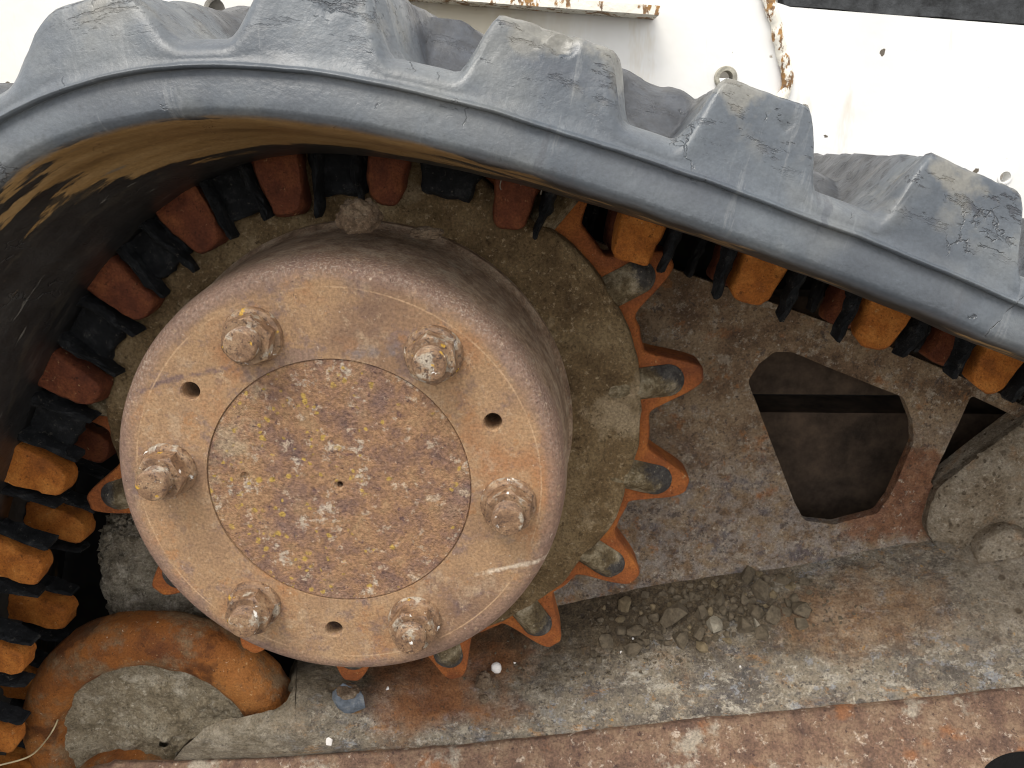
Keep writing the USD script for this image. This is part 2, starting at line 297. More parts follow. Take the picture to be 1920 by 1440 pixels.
SHADE_X, _, SHADE_Z = [float(v) for v in P(890, 60, .36)]
def m_white():
    g = G(); px, py, pz = g.sep(g.pos())
    c = g.mix(g.rng(g.noise(5, 5, .6), .42, .62, 0, .6), (.80, .795, .77), (.68, .65, .58))
    vt = g.n('voronoi_texture', vector=g.mix(.012, g.pos((1, 1, 1)), g.n('noise_texture', vector=g.pos(), scale=120, detail=3) + '.color', 'add'), scale=30, feature='f1')
    r0, r1, _ = g.sep(vt + '.color')
    chip = g.math('multiply', g.math('less_than', r0, .7), g.math('less_than', vt + '.distance', g.rng(r1, 0, 1, .02, .10)))
    c = g.mix(chip, c, (.11, .09, .065))
    c = g.mix(g.rng(g.noise(70, 5, .7, off=2.), .70, .725, 0, .8), c, (.24, .19, .12))
    c = g.mix(g.rng(g.noise(12, 5, .7, vec=g.pos((2.2, 1, .5)), off=5.), .62, .74, 0, .4), c, (.55, .45, .28))
    ax = g.math('divide', g.math('subtract', px, SHADE_X), .085); az = g.math('divide', g.math('subtract', pz, SHADE_Z), .038)
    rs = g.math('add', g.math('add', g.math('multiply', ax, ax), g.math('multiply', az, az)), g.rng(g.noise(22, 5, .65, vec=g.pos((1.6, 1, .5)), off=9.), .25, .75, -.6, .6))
    c = g.mix(g.rng(rs, .3, 1.3, .7, 0), c, (.58, .50, .34))  # shade below the ledge bar, painted as cream into the white
    return g.mat('white_machine_paint', c, .45, g.math('subtract', g.noise(60, 3), chip), .0006, .6, .5)

def m_seam():
    g = G()
    n = g.noise(60, 5, .7, vec=g.pos((1.4, 1, .7)))
    c = g.mix(g.rng(n, .52, .56), (.78, .74, .64), g.ramp(g.noise(150, 4), [(.35, (.13, .08, .05)), (.65, (.38, .2, .06))]))
    return g.mat('chipped_cream_paint', c, .6, g.noise(140, 4), .0012, .8)

def simple(name, col, rough=.85, sc=150, amt=.35, bump=.002, col2=None, spec=.3):
    g = G()
    c = g.ramp(g.noise(sc, 5, .7), [(.33, tuple(v * (1 - amt) for v in col)), (.52, col), (.7, col2 or tuple(min(1, v * (1 + amt)) for v in col))])
    return g.mat(name, c, rough, g.noise(sc * 1.5, 5, .7), bump, .8, spec)

MT = dict(
    hub=m_hub(), cover=m_cover(), bolt=m_bolt(), rubber=m_rubber(), fin=m_fin(), plate=m_plate(), ledge=m_ledge(), flange=m_flange(), boss=m_boss(),
    tooth=m_orange('orange_rusted_tooth_steel', (.15, .045, .017), (.27, .083, .022), (.39, .135, .030), 30),
    core=m_orange('bright_orange_rust', (.20, .062, .012), (.33, .108, .017), (.44, .17, .035), 55),
    core_red=m_orange('dark_red_rust', (.07, .020, .010), (.125, .036, .015), (.19, .062, .022), 55),
    roller=m_orange('roller_orange_rust', (.10, .033, .011), (.215, .074, .015), (.28, .115, .03), 15, .75),
    mud=m_mud('dry_brown_mud', (.06, .037, .017), (.14, .094, .046), (.215, .155, .083), (.33, .255, .16), 20),
    pad=m_pad(),
    roller_mud=m_mud('grey_green_dry_mud', (.10, .078, .048), (.235, .19, .125), (.33, .285, .205), (.45, .40, .31), 38, .008),
    lump=m_mud('coarse_dry_mud', (.11, .09, .06), (.24, .205, .15), (.33, .29, .22), (.45, .40, .32), 90, .010),
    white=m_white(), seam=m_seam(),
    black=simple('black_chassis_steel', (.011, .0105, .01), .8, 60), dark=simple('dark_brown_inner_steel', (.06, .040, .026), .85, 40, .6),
    strip=simple('cracked_black_rubber_strip', (.03, .032, .034), .7, 80, .6),
    socket=simple('grey_socket_steel', (.34, .32, .26), .6, 90, .4),
    stone=simple('grey_brown_gravel', (.12, .094, .062), .9, 200, .4), stone2=simple('tan_gravel', (.19, .145, .085), .9, 200, .35), stone3=simple('pale_gravel', (.30, .265, .20), .85, 200, .3),
    blue=simple('blue_grey_stone', (.125, .145, .17), .75, 90, .5, .004, (.27, .28, .28)), chalk=simple('white_shell', (.75, .71, .66), .6, 120, .12, .001),
    clod=m_mud('dirt_clod', (.075, .05, .032), (.14, .095, .06), (.20, .15, .1), (.27, .21, .15), 60, .006),
    straw=simple('dry_straw', (.45, .37, .22), .6, 90, .2, .0003), wire=simple('bare_steel_cord', (.22, .19, .15), .5, 200, .3, .0003),
    soil=m_mud('yard_gravel_ground', (.08, .07, .055), (.12, .105, .085), (.16, .14, .115), (.2, .18, .15), 9, .01),
)

# ------------------------------------------------------------------ scene helpers
_names = {}
def numbered(path):
    k = _names.get(path, 0); _names[path] = k + 1
    return path if k == 0 else f'{path}_{k:03d}'
def tag(p, label=None, cat=None, group=None, kind=None):
    for k, v in (('label', label), ('category', cat), ('group', group), ('kind', kind)):
        if v: p.SetCustomDataByKey(k, v)
    return p
BASE = {}
def thing(name, label, cat, base=(0, 0, 0), group=None):
    path = numbered('/World/' + name); x = UsdGeom.Xform.Define(stage, path); x.AddTranslateOp().Set(Gf.Vec3d(*map(float, base)))
    BASE[path] = np.array(base, float)
    return tag(x.GetPrim(), label, cat, group)
def obj(name, mesh, mat, parent=None, smooth=35, normals=None, pv=None, label=None, kind=None):
    """One Mesh prim from a mesh in world coordinates."""
    pp = str(parent.GetPath()) if parent is not None else '/World'
    path = numbered(pp + '/' + name)
    base = BASE.get(pp, np.zeros(3)); BASE[path] = base
    if normals is None:
        v, f, n = meshkit.arrays(mesh, smooth)
    else:
        v, f = mesh; n = normals
    m = usdkit.mesh(stage, path, (v - base, f), MT[mat] if isinstance(mat, str) else mat, smooth=False)
    if n is not None:
        m.CreateNormalsAttr(Vt.Vec3fArray.FromNumpy(np.asarray(n, np.float32))); m.SetNormalsInterpolation('vertex')
    for k, a in (pv or {}).items():
        UsdGeom.PrimvarsAPI(m).CreatePrimvar(k, Sdf.ValueTypeNames.Float3Array, 'vertex').Set(Vt.Vec3fArray.FromNumpy(np.asarray(a, np.float32)))
    return tag(m.GetPrim(), label, None, None, kind)

def vnormals(v, f):
    n = np.zeros_like(v); c = np.cross(v[f[:, 1]] - v[f[:, 0]], v[f[:, 2]] - v[f[:, 0]])
    for k in range(3): np.add.at(n, f[:, k], c)
    return n / np.maximum(np.linalg.norm(n, axis=1, keepdims=True), 1e-20)
def gridfaces(a, b, wrap=False):
    i, j = np.meshgrid(np.arange(a - 1), np.arange(b if wrap else b - 1), indexing='ij'); j2 = (j + 1) % b
    q = np.stack([i * b + j, (i + 1) * b + j, (i + 1) * b + j2, i * b + j2], -1).reshape(-1, 4)
    return np.vstack([q[:, [0, 1, 2]], q[:, [0, 2, 3]]])
def tri(m):
    if hasattr(m, 'to_mesh'):
        q = m.to_mesh(); return trimesh.Trimesh(np.array(q.vert_properties[:, :3]), np.array(q.tri_verts), process=False)
    return m
def man(t):
    return m3.Manifold(m3.Mesh(np.asarray(t.vertices, np.float32), np.asarray(t.faces, np.uint32)))
def lathe(profile, n=160):
    """(r, y) profile, closed, turned about the y axis through the hub centre."""
    cs = m3.CrossSection([[(r, y) for r, y in profile]])
    if cs.area() < 1e-12: cs = m3.CrossSection([[(r, y) for r, y in profile[::-1]]])
    mm = cs.revolve(n)                                   # about z
    t = tri(mm); v = t.vertices
    t.vertices = np.stack([v[:, 0], v[:, 2], -v[:, 1]], -1)   # z -> y
    return t
def ycyl(r, y0, y1, x, z, n=32, r2=None):
    t = tri(m3.Manifold.cylinder(y1 - y0, r, r if r2 is None else r2, n)); v = t.vertices
    t.vertices = np.stack([v[:, 0] + x, v[:, 2] + y0, -v[:, 1] + z], -1); return t
def prism(poly, y0, y1, chamfer=0.):
    """shapely polygon in (x, z), extruded from depth y0 to y1."""
    t = trimesh.creation.extrude_polygon(poly, y1 - y0, engine='earcut'); v = t.vertices
    t.vertices = np.stack([v[:, 0], y1 - v[:, 2], v[:, 1]], -1); return t
def rough(mesh, amp, scale, seed=0, edge=None):
    """displace along normals by noise"""
    v = np.array(mesh.vertices); n = np.array(mesh.vertex_normals)
    mesh.vertices = v + n * ((fbm(v * scale + 11.3, 4, seed) - .5) * 2 * amp)[:, None]; return mesh
def smoothstep(a, b, x):
    t = np.clip((x - a) / (b - a), 0, 1); return t * t * (3 - 2 * t)
def box(c, s):
    t = trimesh.creation.box(s); t.apply_translation(c); return t
def tube(pts, r, n=8):
    pts = np.asarray(pts, float); d = np.gradient(pts, axis=0); d /= np.linalg.norm(d, axis=1, keepdims=True)
    a = np.cross(d, [.13, .21, .97]); a /= np.linalg.norm(a, axis=1, keepdims=True); b = np.cross(d, a)
    th = np.arange(n) * 2 * np.pi / n; rr = np.broadcast_to(r, len(pts))[:, None, None]
    v = pts[:, None] + rr * (np.cos(th)[None, :, None] * a[:, None] + np.sin(th)[None, :, None] * b[:, None])
    return trimesh.Trimesh(v.reshape(-1, 3), gridfaces(len(pts), n, True), process=False)
def rock(c, s, seed, n=16, flat=(1, 1, 1)):
    r = np.random.default_rng(seed); d = r.normal(size=(n, 3)); d /= np.linalg.norm(d, axis=1, keepdims=True)
    d *= r.uniform(.75, 1.1, (n, 1)) * np.array(flat) * s
    return trimesh.Trimesh(d, process=False).convex_hull.apply_translation(c)

# ------------------------------------------------------------------ sky and sun
SUN = np.array([-.25, -.42, .87]); SUN /= np.linalg.norm(SUN)
g = G()
sky = g.n('sky_texture', sky_type='single_scattering', sun_disc=False, sun_elevation=math.asin(SUN[2]), sun_rotation=math.atan2(SUN[0], SUN[1]))
wn = g.noise(2.2, 6, .6, vec=g.n('texture_coordinate') + '.generated')
white = g.rng(wn, .3, .6, .6, .88)
col = g.mix(white, sky + '.color', (10.0, 9.85, 9.8))
bg = g.n('background_shader', color=col, strength=.095)
dm = usdkit.material(stage, '/World/Looks/daylight_sky', g.nodes, g.links, surface=bg + '.background')
dome = UsdLux.DomeLight.Define(stage, '/World/sky'); UsdShade.MaterialBindingAPI.Apply(dome.GetPrim()).Bind(dm)
tag(dome.GetPrim(), 'bright hazy daylight sky over the yard', 'sky', kind='structure')
sun = UsdLux.DistantLight.Define(stage, '/World/sun'); sun.CreateIntensityAttr(.40); sun.CreateAngleAttr(30.); sun.CreateNormalizeAttr(True)
sun.CreateColorAttr(Gf.Vec3f(1, .95, .87))
zax = SUN; xax = np.cross([0, 0, 1], zax); xax /= np.linalg.norm(xax); yax = np.cross(zax, xax)
sun.AddTransformOp().Set(Gf.Matrix4d(*[float(v) for v in (*xax, 0, *yax, 0, *zax, 0, 0, 0, 3, 1)]))

gr = trimesh.Trimesh([[-40, -40, 0], [40, -40, 0], [40, 40, 0], [-40, 40, 0]], [[0, 1, 2], [0, 2, 3]])
tag(obj('ground', gr, 'soil', smooth=False), 'grey brown gravel yard under the machine', 'ground', kind='structure')

# ------------------------------------------------------------------ rubber track
ROOT = [(-76, 1700), (-80, 1540), (-66, 1375), (-48, 1222), (-18, 1045), (25, 870), (85, 692), (180, 512), (315, 362), (515, 290), (728, 302), (972, 343), (1210, 405), (1440, 480), (1680, 568), (1895, 652), (2110, 738), (2330, 826), (2560, 918)]
rp = np.array([P(x, y, .09)[[0, 2]] for x, y in ROOT])
tck, _u = splprep(rp.T, s=1.2e-4, k=3)
uu = np.linspace(0, 1, 6000); path = np.array(splev(uu, tck)).T
sl = np.r_[0, np.cumsum(np.linalg.norm(np.diff(path, axis=0), axis=1))]; LEN = sl[-1]
def at(s):
    s = np.asarray(s, float)
    p = np.stack([np.interp(s, sl, path[:, k]) for k in (0, 1)], -1)
    e = .004; q = np.stack([np.interp(s + e, sl, path[:, k]) - np.interp(s - e, sl, path[:, k]) for k in (0, 1)], -1)
    q /= np.linalg.norm(q, axis=-1, keepdims=True)
    return p, q, np.stack([-q[..., 1], q[..., 0]], -1)
def s_of(p): return sl[np.argmin(((path - p) ** 2).sum(1))]
YE = -.04
MOLD = [(0, 222), (60, 190), (150, 160), (250, 135), (380, 125), (500, 128), (640, 145), (720, 165), (830, 190), (980, 215), (1100, 250), (1200, 290), (1280, 325), (1400, 370), (1540, 425), (1700, 480), (1800, 520), (1920, 570)]
ms, mo = [], []
for x, y in MOLD:
    w = P(x, y, YE)[[0, 2]]; s0 = s_of(w); p0, t0, n0 = at(s0); ms.append(s0); mo.append(float((w - p0) @ n0))
o = np.argsort(ms); ms, mo = np.array(ms)[o], np.array(mo)[o]
cf = np.polyfit(ms, mo, 3)
def mold(s):
    return np.polyval(cf, np.clip(s, ms[0], ms[-1]))
# tread lugs measured along the near edge: base start, base end (pixels on the mould line), crown height over it
LUGS = [(-330, -60, .046), (14, 340, .038), (418, 730, .0475), (846, 1172, .0435), (1250, 1522, .0485), (1632, 1914, .0500), (2030, 2320, .052)]
mx = np.array([m[0] for m in MOLD], float); my = np.array([m[1] for m in MOLD], float)
def s_at_px(x):
    if x < 0: y = 222 + (0 - x) * .75
    elif x > 1920: y = 570 + (x - 1920) * .4
    else: y = np.interp(x, mx, my)
    return s_of(P(x, y, YE)[[0, 2]])
lug = [(s_at_px(a), s_at_px(b), h) for a, b, h in LUGS]
p0 = lug[0][0]
lug = [(p0 - .13 * k, p0 - .13 * k + .095, .046) for k in (3, 2, 1)] + lug
VAL = .013
def lugmix(s, y):
    """0 in the valleys, 1 on a lug; and the crown height there"""
    tot = np.zeros(np.broadcast(s, y).shape); hh = np.full(tot.shape, .05)
    for i, (a, b, h) in enumerate(lug):
        w = .0185; sk = .10 * (y - YE)
        wob = .003 * (noise(np.stack([s * 40 + i * 9, y * 60, 0 * s + 0 * y], -1), 5) - .5)
        f = smoothstep(0, w * (1.75 if i == 4 else 1.25 if i == 5 else .75 if i == 6 else 1.), s - a - sk + wob) * (1 - smoothstep(0, w, s - b + w - sk + wob))
        hh = np.where(f > tot, h, hh); tot = np.maximum(tot, f)
    return tot, hh

NS = 640
S = np.linspace(0.005, LEN - .005, NS)
m_s = mold(S)
# cross-section columns: (function of s) -> y, h ; going round the loop
ytop = -.016
cols = []
def col(y, h, zone_in, mud): cols.append((np.broadcast_to(np.asarray(y, float), S.shape), np.broadcast_to(np.asarray(h, float), S.shape), np.full(NS, float(zone_in)), np.broadcast_to(np.asarray(mud, float), S.shape)))
fe, he = lugmix(S, np.full(NS, YE))
H = VAL + (he - VAL) * fe
vm = [.5 * (lug[i][1] + lug[i + 1][0]) for i in range(len(lug) - 1)]
FILL = np.interp(S, vm, [.03] * (len(vm) - 5) + [.026, .030, .033, .012, .02])
mudS = np.interp(S, [0, .2, s_at_px(0), s_at_px(250), s_at_px(600), s_at_px(900), s_at_px(1300), LEN], [.10, .16, .42, .90, .72, .45, .40, .35])
# lower side wall and belly from inside to the mould line
YI = np.linspace(.075, -.020, 12)
hin = lambda y: (m_s - .0275) * (1 - smoothstep(-.030, .070, y))
for y in YI: col(y, hin(y), 1, mudS * float(1 - smoothstep(.012, .05, y)))
col(-.0285, m_s - .0262, .85, mudS); col(-.0360, m_s - .0246, .8, mudS * .9); col(-.0412, m_s - .0225, .45, mudS * .7); col(-.0440, m_s - .0202, .1, mudS * .3); col(-.0446, m_s - .0178, .0, 0.); col(-.0436, m_s - .0130, 0, 0); col(-.0420, m_s - .0080, 0, 0); col(-.0406, m_s - .0040, 0, 0)
# mould bead
col(-.0398, m_s - .0019, 0, 0); col(-.0400, m_s - .0013, 0, 0); col(-.0424, m_s - .0011, 0, 0); col(-.0440, m_s - .0003, 0, 0); col(-.0436, m_s + .0008, 0, 0); col(-.0408, m_s + .0013, 0, 0); col(-.0396, m_s + .0019, 0, 0)
for t in np.linspace(.10, .9, 13):
    hb = .002 + (H - .002) * t
    yb = -.0392 + .0055 * np.clip(hb / .05, 0, 1) + (.020 * np.clip(hb / .05, 0, 1)) * fe * .5 + .012 * (1 - fe) * t ** 3
    col(yb, m_s + hb, 0, 0)
ylast = cols[-1][0]
rd = [(.955, .18), (.985, .45), (1., 1.)]
for t, k in rd:
    col(ylast + k * .007, m_s + .002 + (H - .002) * t, 0, 0)
for y in np.r_[np.linspace(-.014, .06, 14), np.linspace(.075, .285, 16)]:
    yy = np.maximum(ylast + .0085, y) if y < .0 else np.full(NS, y)
    f, hh = lugmix(S, yy); hv = VAL + (hh - VAL) * f
    up_ = smoothstep(.035, .085, yy) * (.75 + .25 * np.cos((yy - .09) * 38)); fill = VAL + FILL * (.75 + .5 * noise(np.stack([S * 45, yy * 40, 0 * S], -1), 8)) * up_
    col(yy, m_s + np.maximum(hv, fill), 0, 0)
for y, h in ((.297, .0), (.30, -.01), (.296, -.02)): col(y, m_s + h, 0, 0)
for y in (.28, .25, .22, .19): col(y, (m_s - .0275) * smoothstep(.185, .27, y), 1, .3)
for y, h in ((.172, 0.), (.152, .0), (.148, .024), (.110, .024), (.106, .0), (.090, .0)): col(y, np.minimum(h, m_s - .004) if h else 0., 1, 0.)
NC = len(cols)
Yg = np.stack([c[0] for c in cols], 1); Hg = np.stack([c[1] for c in cols], 1); Zg = np.stack([c[2] for c in cols], 1); Mg = np.stack([c[3] for c in cols], 1)
pp, tt, nn = at(S)
hm = Hg - m_s[:, None]
# unevenness of the worn rubber
q3 = np.stack([np.broadcast_to(S[:, None], Yg.shape), Yg, hm], -1)
wear = (fbm(q3 * 38, 3, 3) - .5) * .0016 + (fbm(q3 * np.array([170, 170, 170]), 3, 9) - .5) * .0020 * smoothstep(.02, .045, hm)
gouge = smoothstep(.62, .72, fbm(q3 * np.array([90, 80, 80]), 3, 21)) * .0035 * smoothstep(.015, .04, hm)
Hw = Hg + wear - gouge
Yw = Yg - (fbm(q3 * 40, 3, 31) - .5) * .0014 * (Yg < .0) + gouge * .6 * (Yg < -.005)
V = np.stack([pp[:, None, 0] + nn[:, None, 0] * Hw, Yw, pp[:, None, 1] + nn[:, None, 1] * Hw], -1).reshape(-1, 3)
faces = gridfaces(NS, NC, True)
N = vnormals(V, faces)
if np.mean((N.reshape(NS, NC, 3)[:, 12] * np.array([0, -1, 0])).sum(-1)) < 0: faces = faces[:, ::-1]; N = -N
trk = np.stack([np.broadcast_to(S[:, None], Yg.shape), Yg, hm], -1).reshape(-1, 3)
zone = np.stack([Zg, Mg, 0 * Zg], -1).reshape(-1, 3)
T = thing('rubber_track', 'worn grey rubber track with chunky tread wrapped round the rusty sprocket', 'rubber track', (*[rp[8, 0]], .12, 0))
fs, fh = trk[faces, 0].mean(1), trk[faces, 2].mean(1)
fm = lugmix(fs, trk[faces, 1].mean(1))[0]
islug = (fh > .0155) & (fm > .28)
owner = np.full(len(faces), -1)
for i, (a, b, h) in enumerate(lug): owner[islug & (fs > a - .02) & (fs < b + .06) & (owner < 0)] = i
def part_of(sel, name, **kw):
    f = faces[sel]; ids, inv = np.unique(f, return_inverse=True)
    return obj(name, (V[ids], inv.reshape(-1, 3)), 'rubber', T, normals=N[ids], pv={'trk': trk[ids], 'zone': zone[ids]}, **kw)
part_of(owner < 0, 'belt')
for i in range(len(lug)):
    if (owner == i).any(): part_of(owner == i, 'tread_lug')
# steel guide lugs moulded into the inner side, two rows, with a rubber fin on each side of every lug
def hex_lug(s, y0, y1, w0, w1, h0, h1, tilt=0., rnd=.0085):
    """a tapered block with a rounded tip: width w0 at its root (height h0), w1 at its tip (height -h1)"""
    p, t, n = at(s)
    sh = sg.Polygon([(-w0 / 2, h0), (w0 / 2, h0), (w1 / 2 + tilt, -h1), (-w1 / 2 + tilt, -h1)]).buffer(-rnd).buffer(rnd, 4)
    sh = sh.union(sg.box(-w0 / 2, 0, w0 / 2, h0).intersection(sg.Polygon([(-w0 / 2, h0), (w0 / 2, h0), (w0 / 2 * .97, 0), (-w0 / 2 * .97, 0)])))
    pol = []
    for inset, y in ((.0022, y0), (.0, y0 + .0028), (0, y1)):
        a = np.array(sh.buffer(-inset).exterior.coords)[:-1] if inset else np.array(sh.exterior.coords)[:-1]
        pol.append((a, y))
    # loft: same ring resampled
    K = 40; rings = []
    for a, y in pol:
        ls = sg.LinearRing(a); c0 = ls.project(sg.Point(-w0 / 2, h0)); L = ls.length
        pts = np.array([ls.interpolate((c0 + L * k / K) % L).coords[0] for k in range(K)])
        if sg.Polygon(pts).exterior.is_ccw is False: pts = pts[::-1]
        rings.append(np.stack([p[0] + t[0] * pts[:, 0] + n[0] * pts[:, 1], np.full(K, y), p[1] + t[1] * pts[:, 0] + n[1] * pts[:, 1]], -1))
    R = np.concatenate(rings); f = list(gridfaces(3, K, True))
    c0 = rings[0].mean(0); c1 = rings[2].mean(0); R = np.vstack([R, c0, c1])
    for k in range(K):
        f.append([3 * K, k, (k + 1) % K]); f.append([3 * K + 1, 2 * K + (k + 1) % K, 2 * K + k])
    m = trimesh.Trimesh(R, f, process=False); trimesh.repair.fix_normals(m)
    v = np.array(m.vertices); v += (np.stack([noise(v * 160 + 3, k) for k in range(3)], -1) - .5) * .0022 + (np.stack([noise(v * 55 + 3, k + 5) for k in range(3)], -1) - .5) * .0035; m.vertices = v
    return m
lug_px = ROOT[1:-1]
ls_ = [s_of(P(x, y, .09)[[0, 2]]) for x, y in lug_px]
hl = np.interp(ls_, [ls_[5], ls_[8], ls_[9], ls_[11], ls_[14]], [.041, .038, .031, .033, .033]); wl = np.interp(ls_, [ls_[5], ls_[8], ls_[9], ls_[11]], [.0335, .034, .029, .0345])
for i, s in enumerate(ls_):
    orange = i <= 4 or i >= 11
    jit = rng.uniform(-.0015, .0015, 4)
    obj('guide_lug', hex_lug(s, .0885, .106, wl[i] + jit[0], wl[i] * .70 + jit[1], .008, hl[i], jit[2]), 'core' if orange else 'core_red', T, label=None if orange else 'dark red rusted guide lug')
    obj('guide_lug', hex_lug(s, .150, .168, wl[i], wl[i] * .7, .010, hl[i] + .001, jit[3]), 'core' if i <= 3 else 'core_red', T)
    for y0, y1 in ((.0875, .104), (.152, .168)):
        for d in (-1, 1):
            if rng.random() < .06: continue
            j = rng.uniform(-.003, .003, 3)
            fin = hex_lug(s + d * .0262 + j[0], y0, y1, .0092, .0030, .010, hl[i] * 1.06 + j[1], d * -.003 + j[2] * .7, .0016)
            v = np.array(fin.vertices); v += (np.stack([noise(v * 220 + 7, k) for k in range(3)], -1) - .5) * .0022; fin.vertices = v
            obj('rubber_fin', fin, 'fin', T)
for i in range(4, 11):
    for k_, (y0, y1, w_) in enumerate(((.100, .108, .046), (.152, .168, .036))):
        sm = .5 * (ls_[i] + ls_[i + 1]) + rng.uniform(-.003, .003)
        if i == 10 and k_ == 0: continue
        bl = hex_lug(sm, y0, y1, w_ + rng.uniform(-.003, .003), w_ * .72, .010, hl[i] * rng.uniform(.68, .82), 0, .003)
        v = np.array(bl.vertices); v += (np.stack([noise(v * 150 + 5, k) for k in range(3)], -1) - .5) * .003; bl.vertices = v
        obj('rubber_block', bl, 'fin', T)
for pxs in ([(1216, 402), (1222, 394), (1236, 393), (1262, 391), (1290, 386)], [(1254, 422), (1266, 410), (1290, 411), (1318, 411)], [(1294, 432), (1304, 424), (1330, 424), (1350, 432)],
            [(937, 322), (941, 332), (938, 345), (940, 356)], [(977, 322), (981, 334), (976, 348)], [(1024, 328), (1018, 345), (1014, 365)], [(1766, 604), (1785, 597), (1810, 599), (1840, 600)]):
    a = np.array([P(x, y, .058) for x, y in pxs]); k = np.linspace(0, 1, 24)
    tk, _ = splprep(a.T, s=0, k=min(3, len(a) - 1)); obj('steel_cord_strand', tube(np.array(splev(k, tk)).T, .00035, 5), 'wire', T)

# ------------------------------------------------------------------ drive sprocket
SP = thing('drive_sprocket', 'rusted drive sprocket with round brown hub cover, six big bolts and worn orange teeth', 'sprocket', HUB)
YS = .1217
def toHub(t): t.apply_translation(HUB); return t
RC, RF = .0806, .128                                   # cover plate, flat of the face
prof = [(RC + .0002, .0), (.1262, .0), (.1305, .0006), (.1336, .0022), (.1362, .0055), (.1380, .011), (.1396, .022), (.1408, .040), (.1418, .070), (.1425, .085), (.1440, .095), (.147, .100), (.147, .112), (RC + .0003, .112)]
ring = man(lathe(prof, 256))
holes = [2.5171 - k * 2 * math.pi / 3 for k in range(3)]
for a in holes:
    ring -= man(ycyl(.0053, -.01, .045, .1031 * math.cos(a), .1031 * math.sin(a), 40))
    ring -= man(ycyl(.0066, -.001, .0016, .1031 * math.cos(a), .1031 * math.sin(a), 40, .0051))
th = [1.9953 - k * math.pi / 3 for k in range(6)]
hub = tri(ring); obj('hub_drum', toHub(hub), 'hub', SP, smooth=28)
cov = man(lathe([(0., .0006), (RC - .0009, .0006), (RC - .0003, .0011), (RC - .0003, .02), (0., .02)], 192))
cov -= man(ycyl(.0020, -.01, .012, .0, .0, 24)); cov -= man(ycyl(.0046, -.0004, .0022, .0, .0, 24, .0018))
cov -= man(ycyl(.0034, -.0004, .0026, -.0573, .0055, 24, .0022))
cv = toHub(tri(cov)); obj('cover_plate', cv, 'cover', SP, smooth=28, label='round speckled cover plate with yellow lichen spots')
gap = lathe([(RC - .0012, .0016), (RC + .0015, .0016), (RC + .0015, .012), (RC - .0012, .012)], 128); obj('cover_joint', toHub(gap), 'hub', SP)
for k, a in enumerate(th):
    x, z = .1036 * math.cos(a), .1036 * math.sin(a)
    rot = rng.uniform(0, 1.05)
    fl = lathe([(0, -.0044), (.0142, -.0044), (.0163, -.0034), (.0171, -.0016), (.0171, .001), (0, .001)], 48)
    hx = np.array([(.0152 * math.cos(rot + i * math.pi / 3), .0152 * math.sin(rot + i * math.pi / 3)) for i in range(6)])
    hp = prism(sg.Polygon(hx), -.0150, -.002)
    nut = man(hp) ^ man(lathe([(0, -.0155), (.0118, -.0155), (.0134, -.0149), (.0153, -.0128), (.0165, -.010), (.0165, .0), (0, .0)], 64))
    nut = nut + man(fl)
    nut = nut.refine_to_length(.0016)
    t = tri(nut); t.merge_vertices(); v = np.array(t.vertices); v += (np.stack([fbm(v * 130 + 5 * k, 3, j) for j in range(3)], -1) - .5) * .0005; t.vertices = v
    t.apply_translation((x, 0, z)); b = obj('bolt', toHub(t), 'bolt', SP, smooth=32)
    top = .0248 + rng.uniform(-.0012, .0008)
    pr = [(0, -.014)]
    L = np.arange(.0140, top - .0012, .00048)
    pr = [(0, -.012), (.0094, -.012)] + [(.0094 if i % 2 else .0087, -l) for i, l in enumerate(L)] + [(.0089, -top + .0007), (.0080, -top), (0, -top + .0002)]
    st = lathe(pr[::-1], 40); st.merge_vertices(); v = np.array(st.vertices); v += (np.stack([fbm(v * 200 + 9 * k, 3, j) for j in range(3)], -1) - .5) * .0006; st.vertices = v
    st.apply_translation((x, 0, z)); obj('stud', toHub(st), 'bolt', b, smooth=40)
# toothed ring
NT, A0 = 17, .1352
def tooth_r(t, tip=.2455, root=.2065):
    u = ((t - A0) / (2 * math.pi / NT) + .5) % 1 - .5
    f = 1 - smoothstep(.045, .345, np.abs(u)) ** .92; return root + (tip - root) * f
tq = np.linspace(0, 2 * np.pi, NT * 44, endpoint=False)
rows = [(.130, YS, 0), (.165, YS, 0), (.190, YS, 0), (None, YS, -.0036), (None, YS + .0012, -.0012), (None, YS + .0042, 0), (None, YS + .0258, 0), (None, YS + .03, -.003), (.130, YS + .03, 0)]
VV = []
for r, y, off in rows:
    rr = tooth_r(tq) + off + .0060 * (fbm(np.stack([np.cos(tq) * 12, np.sin(tq) * 12, 0 * tq + y * 30], -1), 4, 4) - .5) if r is None else np.full(tq.shape, r)
    VV.append(np.stack([rr * np.cos(tq), np.full(tq.shape, y), rr * np.sin(tq)], -1))
VV = np.stack(VV, 0); ff = gridfaces(len(rows), len(tq), True)
vv = VV.reshape(-1, 3); vv[:, 1] += (fbm(vv * 80, 3, 8) - .5) * .0025 * (vv[:, 1] < YS + .002)
tr = trimesh.Trimesh(vv + HUB, ff, process=False)
if tr.vertex_normals[len(tq) * 1 + 3, 1] > 0: tr.invert()
obj('toothed_ring', tr, 'tooth', SP, smooth=40)
